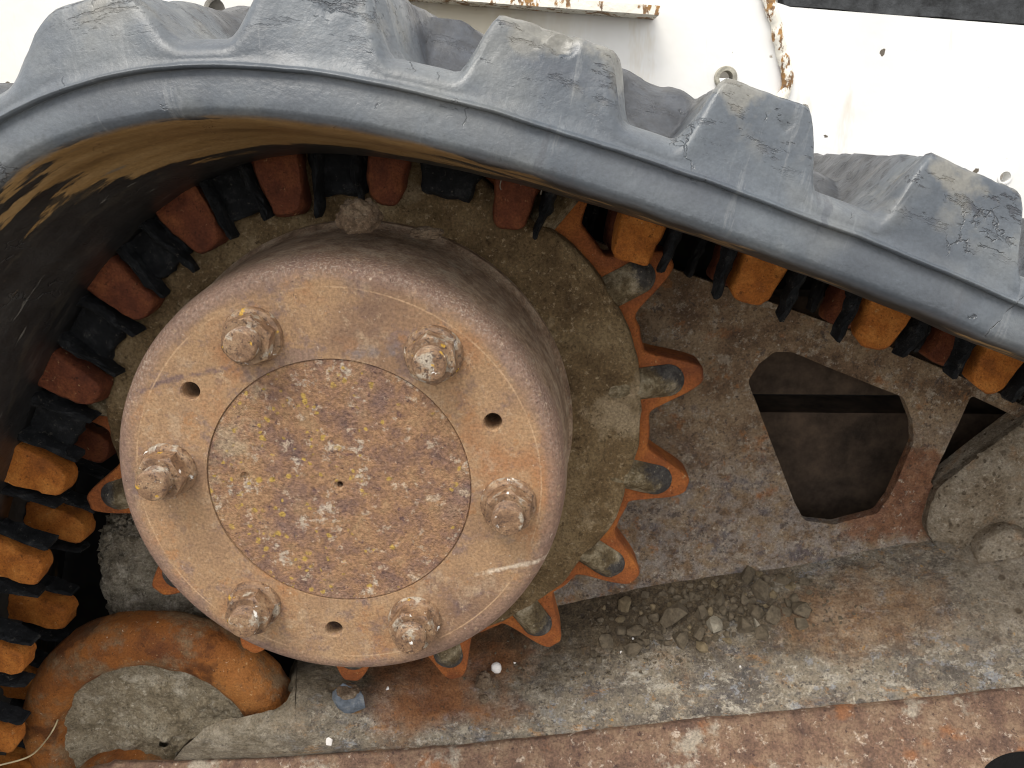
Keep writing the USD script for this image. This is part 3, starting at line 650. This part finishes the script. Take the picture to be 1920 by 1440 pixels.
# mud-caked web disc in front of it
nr, na = 26, 420
ta = np.linspace(0, 2 * np.pi, na, endpoint=False); R_ = []
for k in range(nr + 4):
    u = min(k / nr, 1.)
    edge = .1965 + .004 * (fbm(np.stack([np.cos(ta) * 5, np.sin(ta) * 5, 0 * ta], -1), 4, 3) - .5) * 2 - .010 * np.exp(-((ta - .95) / .22) ** 2)
    r = .140 + (edge - .140) * u
    y = np.full(na, .1085) + .0012 * (k == nr)
    if k > nr: y = y + [0, .003, .008, .016][k - nr]; r = r + [0, .0012, .0018, .0018][k - nr]
    pnt = np.stack([r * np.cos(ta), y, r * np.sin(ta)], -1)
    a = .0035 if k <= nr else .001
    pnt[:, 1] -= (fbm(pnt * 28, 5, 12) - .45) * a * 2 + (fbm(pnt * 120, 4, 14) - .5) * .0018
    clump = smoothstep(.58, .66, fbm(pnt * 34 + 3, 3, 17)) * .004 * (pnt[:, 2] > .05) * (u < .9)
    pnt[:, 1] -= clump
    R_.append(pnt)
wd = trimesh.Trimesh(np.concatenate(R_) + HUB, gridfaces(len(R_), na, True), process=False)
if wd.vertex_normals[na * 3, 1] > 0: wd.invert()
obj('web_disc', wd, 'mud', SP, smooth=50, label='mud caked web disc behind the hub')
for k in range(NT):
    a = A0 + k * 2 * math.pi / NT
    sh = sg.LineString([(.178, 0), (.2190, 0)]).buffer(.0122, 12)
    base_ = man(trimesh.creation.extrude_polygon(sh, .010, engine='earcut')).refine_to_length(.0028)
    t = tri(base_); t.merge_vertices(); v = np.array(t.vertices)
    dist = np.array([sh.exterior.distance(sg.Point(p[0], p[1])) for p in v[:, :2]])
    hgt = v[:, 2].copy()
    dome_ = .0020 + (.0125 - .0062 * smoothstep(.190, .232, v[:, 0])) * smoothstep(-.001, .0095, dist) ** .7
    v[:, 2] = np.where(hgt > .0099, dome_, hgt * .2)
    v[:, 2] += (fbm(v * 120 + k * 3.3, 3, k) - .5) * .0028 * (hgt > .009)
    w = np.stack([v[:, 0] * math.cos(a) - v[:, 1] * math.sin(a), YS + .0015 - v[:, 2], v[:, 0] * math.sin(a) + v[:, 1] * math.cos(a)], -1)
    t = trimesh.Trimesh(w + HUB, t.faces, process=False); trimesh.repair.fix_normals(t)
    obj('tooth_pad', t, 'pad', SP, smooth=50)

# ------------------------------------------------------------------ track frame
FRM = thing('undercarriage', 'rusted mud stained steel undercarriage side with triangular cut-outs beside the sprocket', 'undercarriage', tuple(P(1400, 1200, .15)))
def pxpoly(pts, Y, dens=None): return [tuple(P(x, y, Y)[[0, 2]]) for x, y in pts]
def rounded(pts, Y, r):
    p = sg.Polygon(pxpoly(pts, Y)); return p.buffer(-r).buffer(r, 8)
YP = .199
outer = sg.Polygon(pxpoly([(760, 505), (1080, 440), (1300, 518), (1460, 572), (1600, 622), (1740, 680), (1868, 735), (1960, 782), (2300, 925), (2300, 1010), (1940, 1030), (1500, 1130), (1060, 1185), (700, 1235)], YP))
h1 = rounded([(1402, 715), (1424, 682), (1452, 660), (1485, 660), (1640, 724), (1693, 744), (1711, 790), (1713, 830), (1668, 930), (1645, 962), (1565, 983), (1508, 977), (1488, 938)], YP, .008)
h2 = rounded([(1822, 742), (1912, 785), (1945, 805), (1757, 925), (1745, 903), (1757, 878)], YP, .003)
pl = outer.difference(h1).difference(h2)
plate = tri(man(prism(pl, YP, YP + .009)).refine_to_length(.009)); plate.merge_vertices()
v = np.array(plate.vertices); v[:, 1] += (fbm(v * 30, 4, 2) - .5) * .005 * (v[:, 1] < YP + .006); plate.vertices = v
obj('side_plate', plate, 'plate', FRM, smooth=35)
# inner box seen through the cut-outs
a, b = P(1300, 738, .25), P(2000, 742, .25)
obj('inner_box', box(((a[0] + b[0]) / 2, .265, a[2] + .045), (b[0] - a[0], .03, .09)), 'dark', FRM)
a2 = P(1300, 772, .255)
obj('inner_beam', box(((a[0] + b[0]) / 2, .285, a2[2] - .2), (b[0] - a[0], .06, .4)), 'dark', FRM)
# ledge
YC = [(330, 1275), (400, 1264), (540, 1236), (640, 1215), (900, 1166), (1060, 1133), (1290, 1098), (1450, 1075), (1560, 1048), (1690, 1020), (1800, 1000), (1930, 976), (2250, 920)]
YEd = [(150, 1430), (325, 1427), (500, 1422), (900, 1394), (1300, 1348), (1600, 1320), (1920, 1289), (2250, 1250)]
YT = [(325, 1426), (350, 1396), (385, 1366), (420, 1348), (470, 1341), (515, 1331), (540, 1312), (552, 1286), (555, 1262), (557, 1233)]
ip = lambda t, x: np.interp(x, [q[0] for q in t], [q[1] for q in t])
def ledge_Y(px, v):
    front = .112 - .012 * smoothstep(900, 1900, px)
    Yb = YP + .001 - .0 * px
    w = (v - .27 * v * v) / .73
    Y = Yb + (front - Yb) * w
    return Y - .036 * (1 - smoothstep(545, 850, px)) * np.sin(np.pi * np.clip(v, 0, 1)) ** .8 - .006 * (1 - smoothstep(545, 700, px))
def ledge_at(px, py):
    yc, ye = ip(YC, px), ip(YEd, px); v = (py - yc) / (ye - yc)
    return P(px, py, ledge_Y(px, v)), v
pxs = np.r_[np.linspace(325, 552, 60), np.linspace(553.5, 640, 24), np.linspace(645, 2250, 230)]
NV = 46; top = []; alo = []
for px in pxs:
    yc, ye = ip(YC, px), ip(YEd, px); y0 = ip(YT, px) if px < 557 else yc - 3
    for k in range(NV):
        py = y0 + (ye - y0) * k / (NV - 1); p, v = ledge_at(px, py); top.append(p); alo.append((p[0], v, 0))
top = np.array(top); alo = np.array(alo)
ff = gridfaces(len(pxs), NV); n0 = vnormals(top, ff)
if n0[:, 2].mean() < 0: ff = ff[:, ::-1]; n0 = -n0
bump_ = (fbm(top * 40, 4, 6) - .5) * .007 + (fbm(top * 130, 4, 8) - .5) * .003
pile = np.exp(-(((alo[:, 0] - .27) / .10) ** 2)) * smoothstep(.62, .15, alo[:, 1]) * .007
top = top + n0 * (bump_ * smoothstep(0, .1, alo[:, 1]) * smoothstep(1.02, .9, alo[:, 1]) + pile)[:, None]
bot = top - n0 * .010 + np.array([0, 0, -.004])
nb = len(top); rimi = [k for k in range(NV)] + [i * NV + NV - 1 for i in range(1, len(pxs))] + [(len(pxs) - 1) * NV + k for k in range(NV - 2, -1, -1)] + [i * NV for i in range(len(pxs) - 2, 0, -1)]
sf = []
for i, j in zip(rimi, rimi[1:] + rimi[:1]): sf += [[i, j, j + nb], [i, j + nb, i + nb]]
ledge = trimesh.Trimesh(np.vstack([top, bot]), np.vstack([ff, ff[:, ::-1] + nb, sf]), process=False)
N2 = vnormals(np.array(ledge.vertices), np.vstack([ff, ff[:, ::-1] + nb]))
obj('sloping_ledge', (np.array(ledge.vertices), np.array(ledge.faces)), 'ledge', FRM, normals=N2, pv={'along': np.vstack([alo, alo])})
# outer flange below the ledge
fx = np.linspace(140, 2250, 280); NF = 26; fl = []
for px in fx:
    y0 = ip(YEd, px) - 4 ; y1 = 1540.
    if px > 1838: y1 = min(1540., 1460 - math.sqrt(max(0, 1 - ((px - 1935) / 97) ** 2)) * 54) if px < 2032 else 1540.
    if px < 215: y0 = max(y0, 1428 + (215 - px) * .22)
    for k in range(NF):
        t = k / (NF - 1); py = y0 + (y1 - y0) * t
        yy = .1095 - .012 * smoothstep(900, 1900, px) - .006 * (1 - smoothstep(545, 700, px)) - (py - y0) / 130. * .036
        if k == 0: yy += .006
        fl.append(P(px, py, yy))
fl = np.array(fl); ff = gridfaces(len(fx), NF); n0 = vnormals(fl, ff)
if n0[:, 1].mean() > 0: ff = ff[:, ::-1]; n0 = -n0
fl = fl + n0 * ((fbm(fl * 60, 4, 16) - .5) * .004)[:, None]
bt = fl - n0 * .012; nb = len(fl)
rimi = [k for k in range(NF)] + [i * NF + NF - 1 for i in range(1, len(fx))] + [(len(fx) - 1) * NF + k for k in range(NF - 2, -1, -1)] + [i * NF for i in range(len(fx) - 2, 0, -1)]
sf = []
for i, j in zip(rimi, rimi[1:] + rimi[:1]): sf += [[i, j, j + nb], [i, j + nb, i + nb]]
obj('outer_flange', trimesh.Trimesh(np.vstack([fl, bt]), np.vstack([ff, ff[:, ::-1] + nb, sf]), process=False), 'flange', FRM, smooth=60)
a, b = P(100, 1500, .15), P(2300, 1400, .15)
obj('added_backing', box(((a[0] + b[0]) / 2, .15, .13), (b[0] - a[0] - .15, .012, .22)), 'black', FRM, smooth=False)  # black sheet added behind the flange so its corner hole looks shaded
bo = rounded([(1760, 920), (1850, 850), (1936, 786), (2265, 540), (2265, 1140), (1835, 1120), (1772, 1050), (1738, 992)], .187, .022)
bs = tri(man(prism(bo, .187, .215)).refine_to_length(.004)); bs.merge_vertices(); v = np.array(bs.vertices); ed = np.array([bo.exterior.distance(sg.Point(q[0], q[2])) for q in v])
v[:, 1] += (v[:, 1] < .19) * (.011 * (1 - smoothstep(0, .022, ed)) + (fbm(v * 45, 4, 12) - .5) * .006 + (fbm(v * 140, 3, 13) - .5) * .003) - .018 * (v[:, 1] < .19) * smoothstep(P(1900, 1020, .187)[2], P(1900, 1120, .187)[2], v[:, 2])
bs.vertices = v; obj('pitted_boss', bs, 'boss', FRM, smooth=60)
# pin head on the boss
c = P(1886, 1040, .176); t = lathe([(0, -.004), (.0215, -.0035), (.0245, -.002), (.0255, .001), (.0255, .02), (0, .02)], 64)
t.apply_translation(c); t = tri(man(t).refine_to_length(.004)); t.merge_vertices(); rough(t, .0016, 90, 5); obj('pin_head', t, 'boss', FRM, smooth=50)
# mud covered housing behind the sprocket
ic = trimesh.creation.icosphere(subdivisions=5); v = np.array(ic.vertices); d = np.sign(v) * np.abs(v) ** .72
c = P(332, 1072, .225); v = c + d * np.array([.062, .045, .085])
n = np.array(ic.vertices); v = v + n * ((fbm(v * 60, 4, 3) - .5) * .016 + (fbm(v * 170, 4, 5) - .5) * .013)[:, None]
obj('mud_covered_housing', trimesh.Trimesh(v, ic.faces, process=False), 'lump', FRM, smooth=60)

cr_ = []
rc = np.random.default_rng(5)
for k in range(520):
    d_ = rc.normal(size=3); d_[1] = -abs(d_[1]); d_ /= np.linalg.norm(d_)
    d_ = np.sign(d_) * np.abs(d_) ** .72
    cr_.append(rock(c + d_ * np.array([.062, .045, .085]), rc.uniform(.0018, .0052), 7000 + k, 9))
obj('mud_crust', trimesh.util.concatenate(cr_), 'lump', FRM, smooth=False, kind='stuff')

# ------------------------------------------------------------------ track roller
RCN = np.array([-.2095, .13, .2308]); Ro = .1268
RL = thing('track_roller', 'orange rusted track roller with mud filled dish at the lower left', 'roller', tuple(RCN))
def rl(prof, n=180):
    t = lathe(prof, n); t.apply_translation((RCN[0], 0, RCN[2])); return t
rim = rl([(.086, .132), (.0885, .1255), (.0915, .1195), (.096, .1178), (.104, .1172), (.112, .1180), (.1175, .1205), (.1230, .1262), (Ro - .0005, .132), (Ro, .150), (.120, .158), (.086, .158)])
rim = tri(man(rim).refine_to_length(.008)); rim.merge_vertices(); rough(rim, .0022, 55, 4); obj('rim', rim, 'roller', RL, smooth=50)
K = 60; na = 200; ta = np.linspace(0, 2 * np.pi, na, endpoint=False); R_ = []
for k in range(K):
    r = .004 + (.0905 - .004) * k / (K - 1)
    p = np.stack([RCN[0] + r * np.cos(ta), np.full(na, .1285 + .004 * math.sin(math.pi * k / K)), RCN[2] + r * np.sin(ta)], -1)
    p[:, 1] -= (fbm(p * 70, 5, 21) - .5) * .010 + (fbm(p * 190, 3, 22) - .5) * .004; R_.append(p)
ds = trimesh.Trimesh(np.concatenate(R_), gridfaces(K, na, True), process=False)
if ds.vertex_normals[na * 30, 1] > 0: ds.invert()
obj('mud_filled_dish', ds, 'roller_mud', RL, smooth=60)
hr = lathe([(.030, .140), (.050, .1245), (.052, .1205), (.057, .1165), (.063, .1175), (.0665, .1225), (.0675, .140)], 120); hr.apply_translation((-.243, 0, .156)); obj('hub_ring', hr, 'roller', RL, smooth=50)
obj('wheel_disc', rl([(0, .142), (.088, .142), (.088, .150), (0, .150)], 64), 'roller_mud', RL)

# ------------------------------------------------------------------ machine body
BD = thing('machine_body', 'white painted machine body panels with chipped paint behind the track', 'vehicle body', tuple(P(1200, 300, .36)))
YB = .36
w = lambda x, y, Y=YB: tuple(P(x, y, Y)[[0, 2]])
seam = [(1418, -160), (1432, -40), (1442, 0), (1455, 45), (1464, 95), (1476, 135), (1474, 165), (1462, 190), (1450, 260), (1440, 420), (1430, 700)]
left = sg.Polygon([w(-700, -700), w(1330, -700)] + [w(*q) for q in seam] + [w(1430, 900), w(-700, 900)])
hole = lambda x, y, r: sg.Point(w(x, y)).buffer(r, 16)
left = left.difference(hole(1360, 146, .0085)).difference(hole(402, 18, .010))
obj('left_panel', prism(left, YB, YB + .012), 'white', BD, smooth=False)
right = sg.Polygon([w(*q, YB - .004) for q in seam[2:]] + [w(1430, 900, YB - .004), w(2900, 900, YB - .004), w(2900, 118, YB - .004), w(1925, 48, YB - .004), w(1482, 13, YB - .004)])
hole2 = lambda x, y, r: sg.Point(w(x, y, YB - .004)).buffer(r, 16)
right = right.difference(hole2(1508, 204, .0042)).difference(hole2(1884, 332, .0062))
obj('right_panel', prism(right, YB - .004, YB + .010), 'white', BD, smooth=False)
a = np.array([P(x, y, YB - .0045) for x, y in seam]); tk, _ = splprep(a.T, s=0, k=3); q = np.array(splev(np.linspace(0, 1, 120), tk)).T
q += (np.stack([noise(q * 120, k) for k in range(3)], -1) - .5) * .003
obj('weld_seam', tube(q, .0042 + .002 * noise(q * 90, 9), 10), 'seam', BD, smooth=60)
def cup(x, y, Y, r, ri, d):
    c = P(x, y, Y); t = lathe([(ri, -d), (r * .92, -d), (r, -d * .6), (r, .012), (ri, .012)], 40); t.apply_translation(c); return t
obj('bolt_socket', cup(1360, 146, YB, .0105, .0062, .004), 'socket', BD, smooth=40)
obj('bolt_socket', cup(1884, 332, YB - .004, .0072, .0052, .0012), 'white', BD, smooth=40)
# narrow ledge bar above the tread
p0, p1 = P(560, -16, YB), P(1226, 33, YB); L = p1 - p0; Ln = np.linalg.norm(L)
bar = tri(man(trimesh.creation.box((Ln, .034, .0075))).refine_to_length(.006)); bar.merge_vertices(); rough(bar, .0006, 80, 4)
ang = math.atan2(L[2], L[0]); R3 = trimesh.transformations.rotation_matrix(-ang, (0, 1, 0)); bar.apply_transform(R3); bar.apply_translation((p0 + p1) / 2 + np.array([0, -.017, .002])); obj('ledge_bar', bar, 'seam', BD, smooth=40)
# black strip above the right panel, and dark chassis behind everything; its wall is added close in to block light
sp = sg.Polygon([w(1470, 11, .372), w(1925, 45, .372), w(2900, 115, .372), w(2900, -120, .372), w(1440, -160, .372)])
st = tri(man(prism(sp, .371, .40)).refine_to_length(.012)); st.merge_vertices(); rough(st, .003, 50, 6); obj('rubber_strip', st, 'strip', BD, smooth=40)
wp = [tuple(q) for q in (lambda s_: at(s_)[0] + at(s_)[2] * .012)(np.linspace(.42, LEN - .01, 60))]
wp = [(wp[0][0] - .45, wp[0][1] - .05), (wp[0][0] - .02, wp[0][1] - .01)] + wp
wall = sg.Polygon(wp + [(wp[-1][0], .03), (wp[0][0] - .02, .03)]).buffer(0)
obj('chassis_blocker', prism(wall, .303, .325), 'black', BD, smooth=False)
obj('chassis_floor', box((.1, .42, .05), (2.4, .20, .03)), 'black', BD, smooth=False)
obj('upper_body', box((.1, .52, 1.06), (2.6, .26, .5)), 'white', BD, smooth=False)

# ------------------------------------------------------------------ loose stones and dirt
rg = np.random.default_rng(21); placed = []; tries = 0
specials = [(1172, 1143, 30, 'stone2'), (1262, 1168, 50, 'stone'), (1340, 1178, 33, 'stone3'), (1312, 1160, 26, 'stone'), (1392, 1182, 34, 'stone'), (1350, 1132, 28, 'stone'), (1446, 1162, 32, 'stone'), (1415, 1175, 18, 'stone3'), (1425, 1118, 36, 'stone'), (1240, 1122, 18, 'stone'), (1205, 1172, 20, 'stone')]
while len(placed) < 105 and tries < 6000:
    tries += 1
    x = rg.normal(1340, 105); y = 1150 - (x - 1340) * .19 + rg.normal(0, 30); s = float(np.clip(rg.lognormal(2.75, .38), 8, 40))
    if x < 1110 or x > 1520 or y < ip(YC, x) + 4 or y > ip(YC, x) + 125: continue
    if any(math.hypot(x - a, y - b) < (s + c) * .40 for a, b, c, _ in placed + specials): continue
    placed.append((x, y, s, ('stone', 'stone', 'stone', 'stone2', 'stone')[rg.integers(5)]))
def lone(name, mesh, mat, label, cat, group=None, smooth=False):
    c = mesh.vertices.mean(0); c[2] = mesh.vertices[:, 2].min()
    path_ = numbered('/World/' + name); BASE[path_] = c
    v, f, n = meshkit.arrays(mesh, smooth); m = usdkit.mesh(stage, path_, (v - c, f), MT[mat]); 
    if n is not None: m.CreateNormalsAttr(Vt.Vec3fArray.FromNumpy(n.astype(np.float32))); m.SetNormalsInterpolation('vertex')
    UsdGeom.Xformable(m).AddTranslateOp().Set(Gf.Vec3d(*map(float, c)))
    return tag(m.GetPrim(), label, cat, group)
SL = {(1262, 1168): 'largest stone in the gravel heap, grey brown and blunt', (1340, 1178): 'pale cream angular stone in the middle of the gravel heap', (1172, 1143): 'squarish tan stone at the left end of the gravel heap',
      (1392, 1182): 'grey brown stone right of the pale cream stone in the gravel heap', (1425, 1118): 'wide flat grey stone at the upper right of the gravel heap'}
for i, (x, y, s, mt) in enumerate(specials + placed):
    p, v = ledge_at(x, y); r = s / 2 / F * np.linalg.norm(p - CAM)
    p = p + np.array([0, -.3, .9]) * (r * .35 + .006 * math.exp(-((p[0] - .27) / .1) ** 2) * float(smoothstep(.62, .15, v)))
    lb = SL.get((x, y)); t = rock(p, r * 1.12, 100 + i, 18, rg.uniform(.75, 1.15, 3))
    lone('gravel_stone', t, mt, lb or ('small ' if s < 18 else 'medium sized ') + {'stone': 'grey brown', 'stone2': 'tan', 'stone3': 'pale'}[mt] + ' gravel stone in the ' + ('left' if x < 1270 else 'middle' if x < 1390 else 'right') + ' part of the heap on the ledge', 'stone', 'gravel stones heaped on the frame ledge')
grit = []
for k in range(900):
    x = rg.normal(1300, 170); y = 1165 - (x - 1330) * .19 + rg.normal(0, 40)
    if x < 700 or x > 1620 or y < ip(YC, x) + 3 or y > ip(YC, x) + 150: continue
    p, v = ledge_at(x, y); p = p + np.array([0, -.3, .9]) * .007 * math.exp(-((p[0] - .27) / .1) ** 2) * float(smoothstep(.62, .15, v))
    grit.append(rock(p, rg.uniform(.0009, .0024), 3000 + k, 8))
gm = trimesh.util.concatenate(grit); gp = obj('grit', gm, 'stone', smooth=False); tag(gp, 'fine loose grit scattered round the gravel heap on the ledge', 'grit', kind='stuff')
# single stones and bits
def lumpy(c, rad, seed, amp=.25, sc=2.2, sub=4):
    t = trimesh.creation.icosphere(subdivisions=sub); v = np.array(t.vertices); r = 1 + (fbm(v * sc + seed, 4, seed) - .5) * 2 * amp
    t.vertices = c + v * r[:, None] * np.asarray(rad); return t
p, _ = ledge_at(655, 1312); t = rock(p + [0, -.004, .005], .0165, 77, 26, (1.0, .8, .85)); lone('blue_stone', t, 'blue', 'blue grey angular stone on the ledge just below the hub', 'stone')
lone('mud_patch', lumpy(p + [.001, -.006, .014], (.009, .007, .005), 4, .35), 'clod', 'small mud lump sitting on top of the blue grey stone', 'mud clod', smooth=60)
p, _ = ledge_at(931, 1252); lone('white_pebble', lumpy(p + [0, -.004, .003], (.0048, .0042, .0052), 8, .18, 1.5), 'chalk', 'round white pebble on the ledge right of the lowest tooth', 'pebble', smooth=60)
p, _ = ledge_at(908, 1278); lone('dirt_clod', lumpy(p + [0, -.003, .003], (.007, .006, .009), 11, .4, 2.6), 'clod', 'brown dirt clod next to the white pebble', 'mud clod', smooth=60)
p, _ = ledge_at(908, 1310); lone('dirt_clod', lumpy(p, (.005, .004, .003), 13, .3), 'clod', 'small flat dirt lump below the white pebble', 'mud clod', smooth=60)
p, _ = ledge_at(617, 1391); t = rock(p + [0, -.002, .002], .0052, 91, 12, (1.0, .4, .75)); lone('shell_chip', t, 'chalk', 'white shell chip on the ledge near the bottom edge', 'shell')
for (x, y, s, lb) in ((1385, 1252, 7, 'tiny white chip on the ledge below the gravel heap'), (728, 1293, 9, 'tiny pinkish white chip on the rust run under the hub'), (1186, 1200, 6, 'tiny white chip left of the gravel heap'), (1164, 1226, 7, 'tiny white chip below left of the gravel heap'), (1488, 1099, 9, 'thin white chip at the upper right of the gravel heap'), (965, 1245, 7, 'tiny white chip right of the white pebble'), (1712, 1370, 0, '')):
    if not s: continue
    p, _ = ledge_at(x, y); lone('white_chip', rock(p + [0, -.002, .003], s / 2 / F * .62, 200 + x, 10), 'chalk', lb, 'chip')
c = P(672, 407, .028) ; lone('dirt_clod', lumpy(c, (.013, .009, .010), 17, .4, 2.4), 'clod', 'crumbly dirt clod stuck on top of the hub drum', 'mud clod', smooth=60)
c = P(800, 437, .05); lone('dirt_clod', lumpy(c, (.010, .006, .004), 19, .4, 2.4), 'clod', 'flat dirt clod on the hub drum right of the crumbly clod', 'mud clod', smooth=60)
a = np.array([P(x, y, Y) for x, y, Y in ((-40, 1452, .07), (10, 1432, .075), (55, 1418, .085), (78, 1398, .10), (95, 1376, .115), (108, 1350, .118))]); tk, _ = splprep(a.T, s=0, k=3)
t = tube(np.array(splev(np.linspace(0, 1, 40), tk)).T, .0007, 6); lone('grass_stem', t, 'straw', 'dry grass stem across the roller dish at the lower left', 'grass stem', smooth=60)
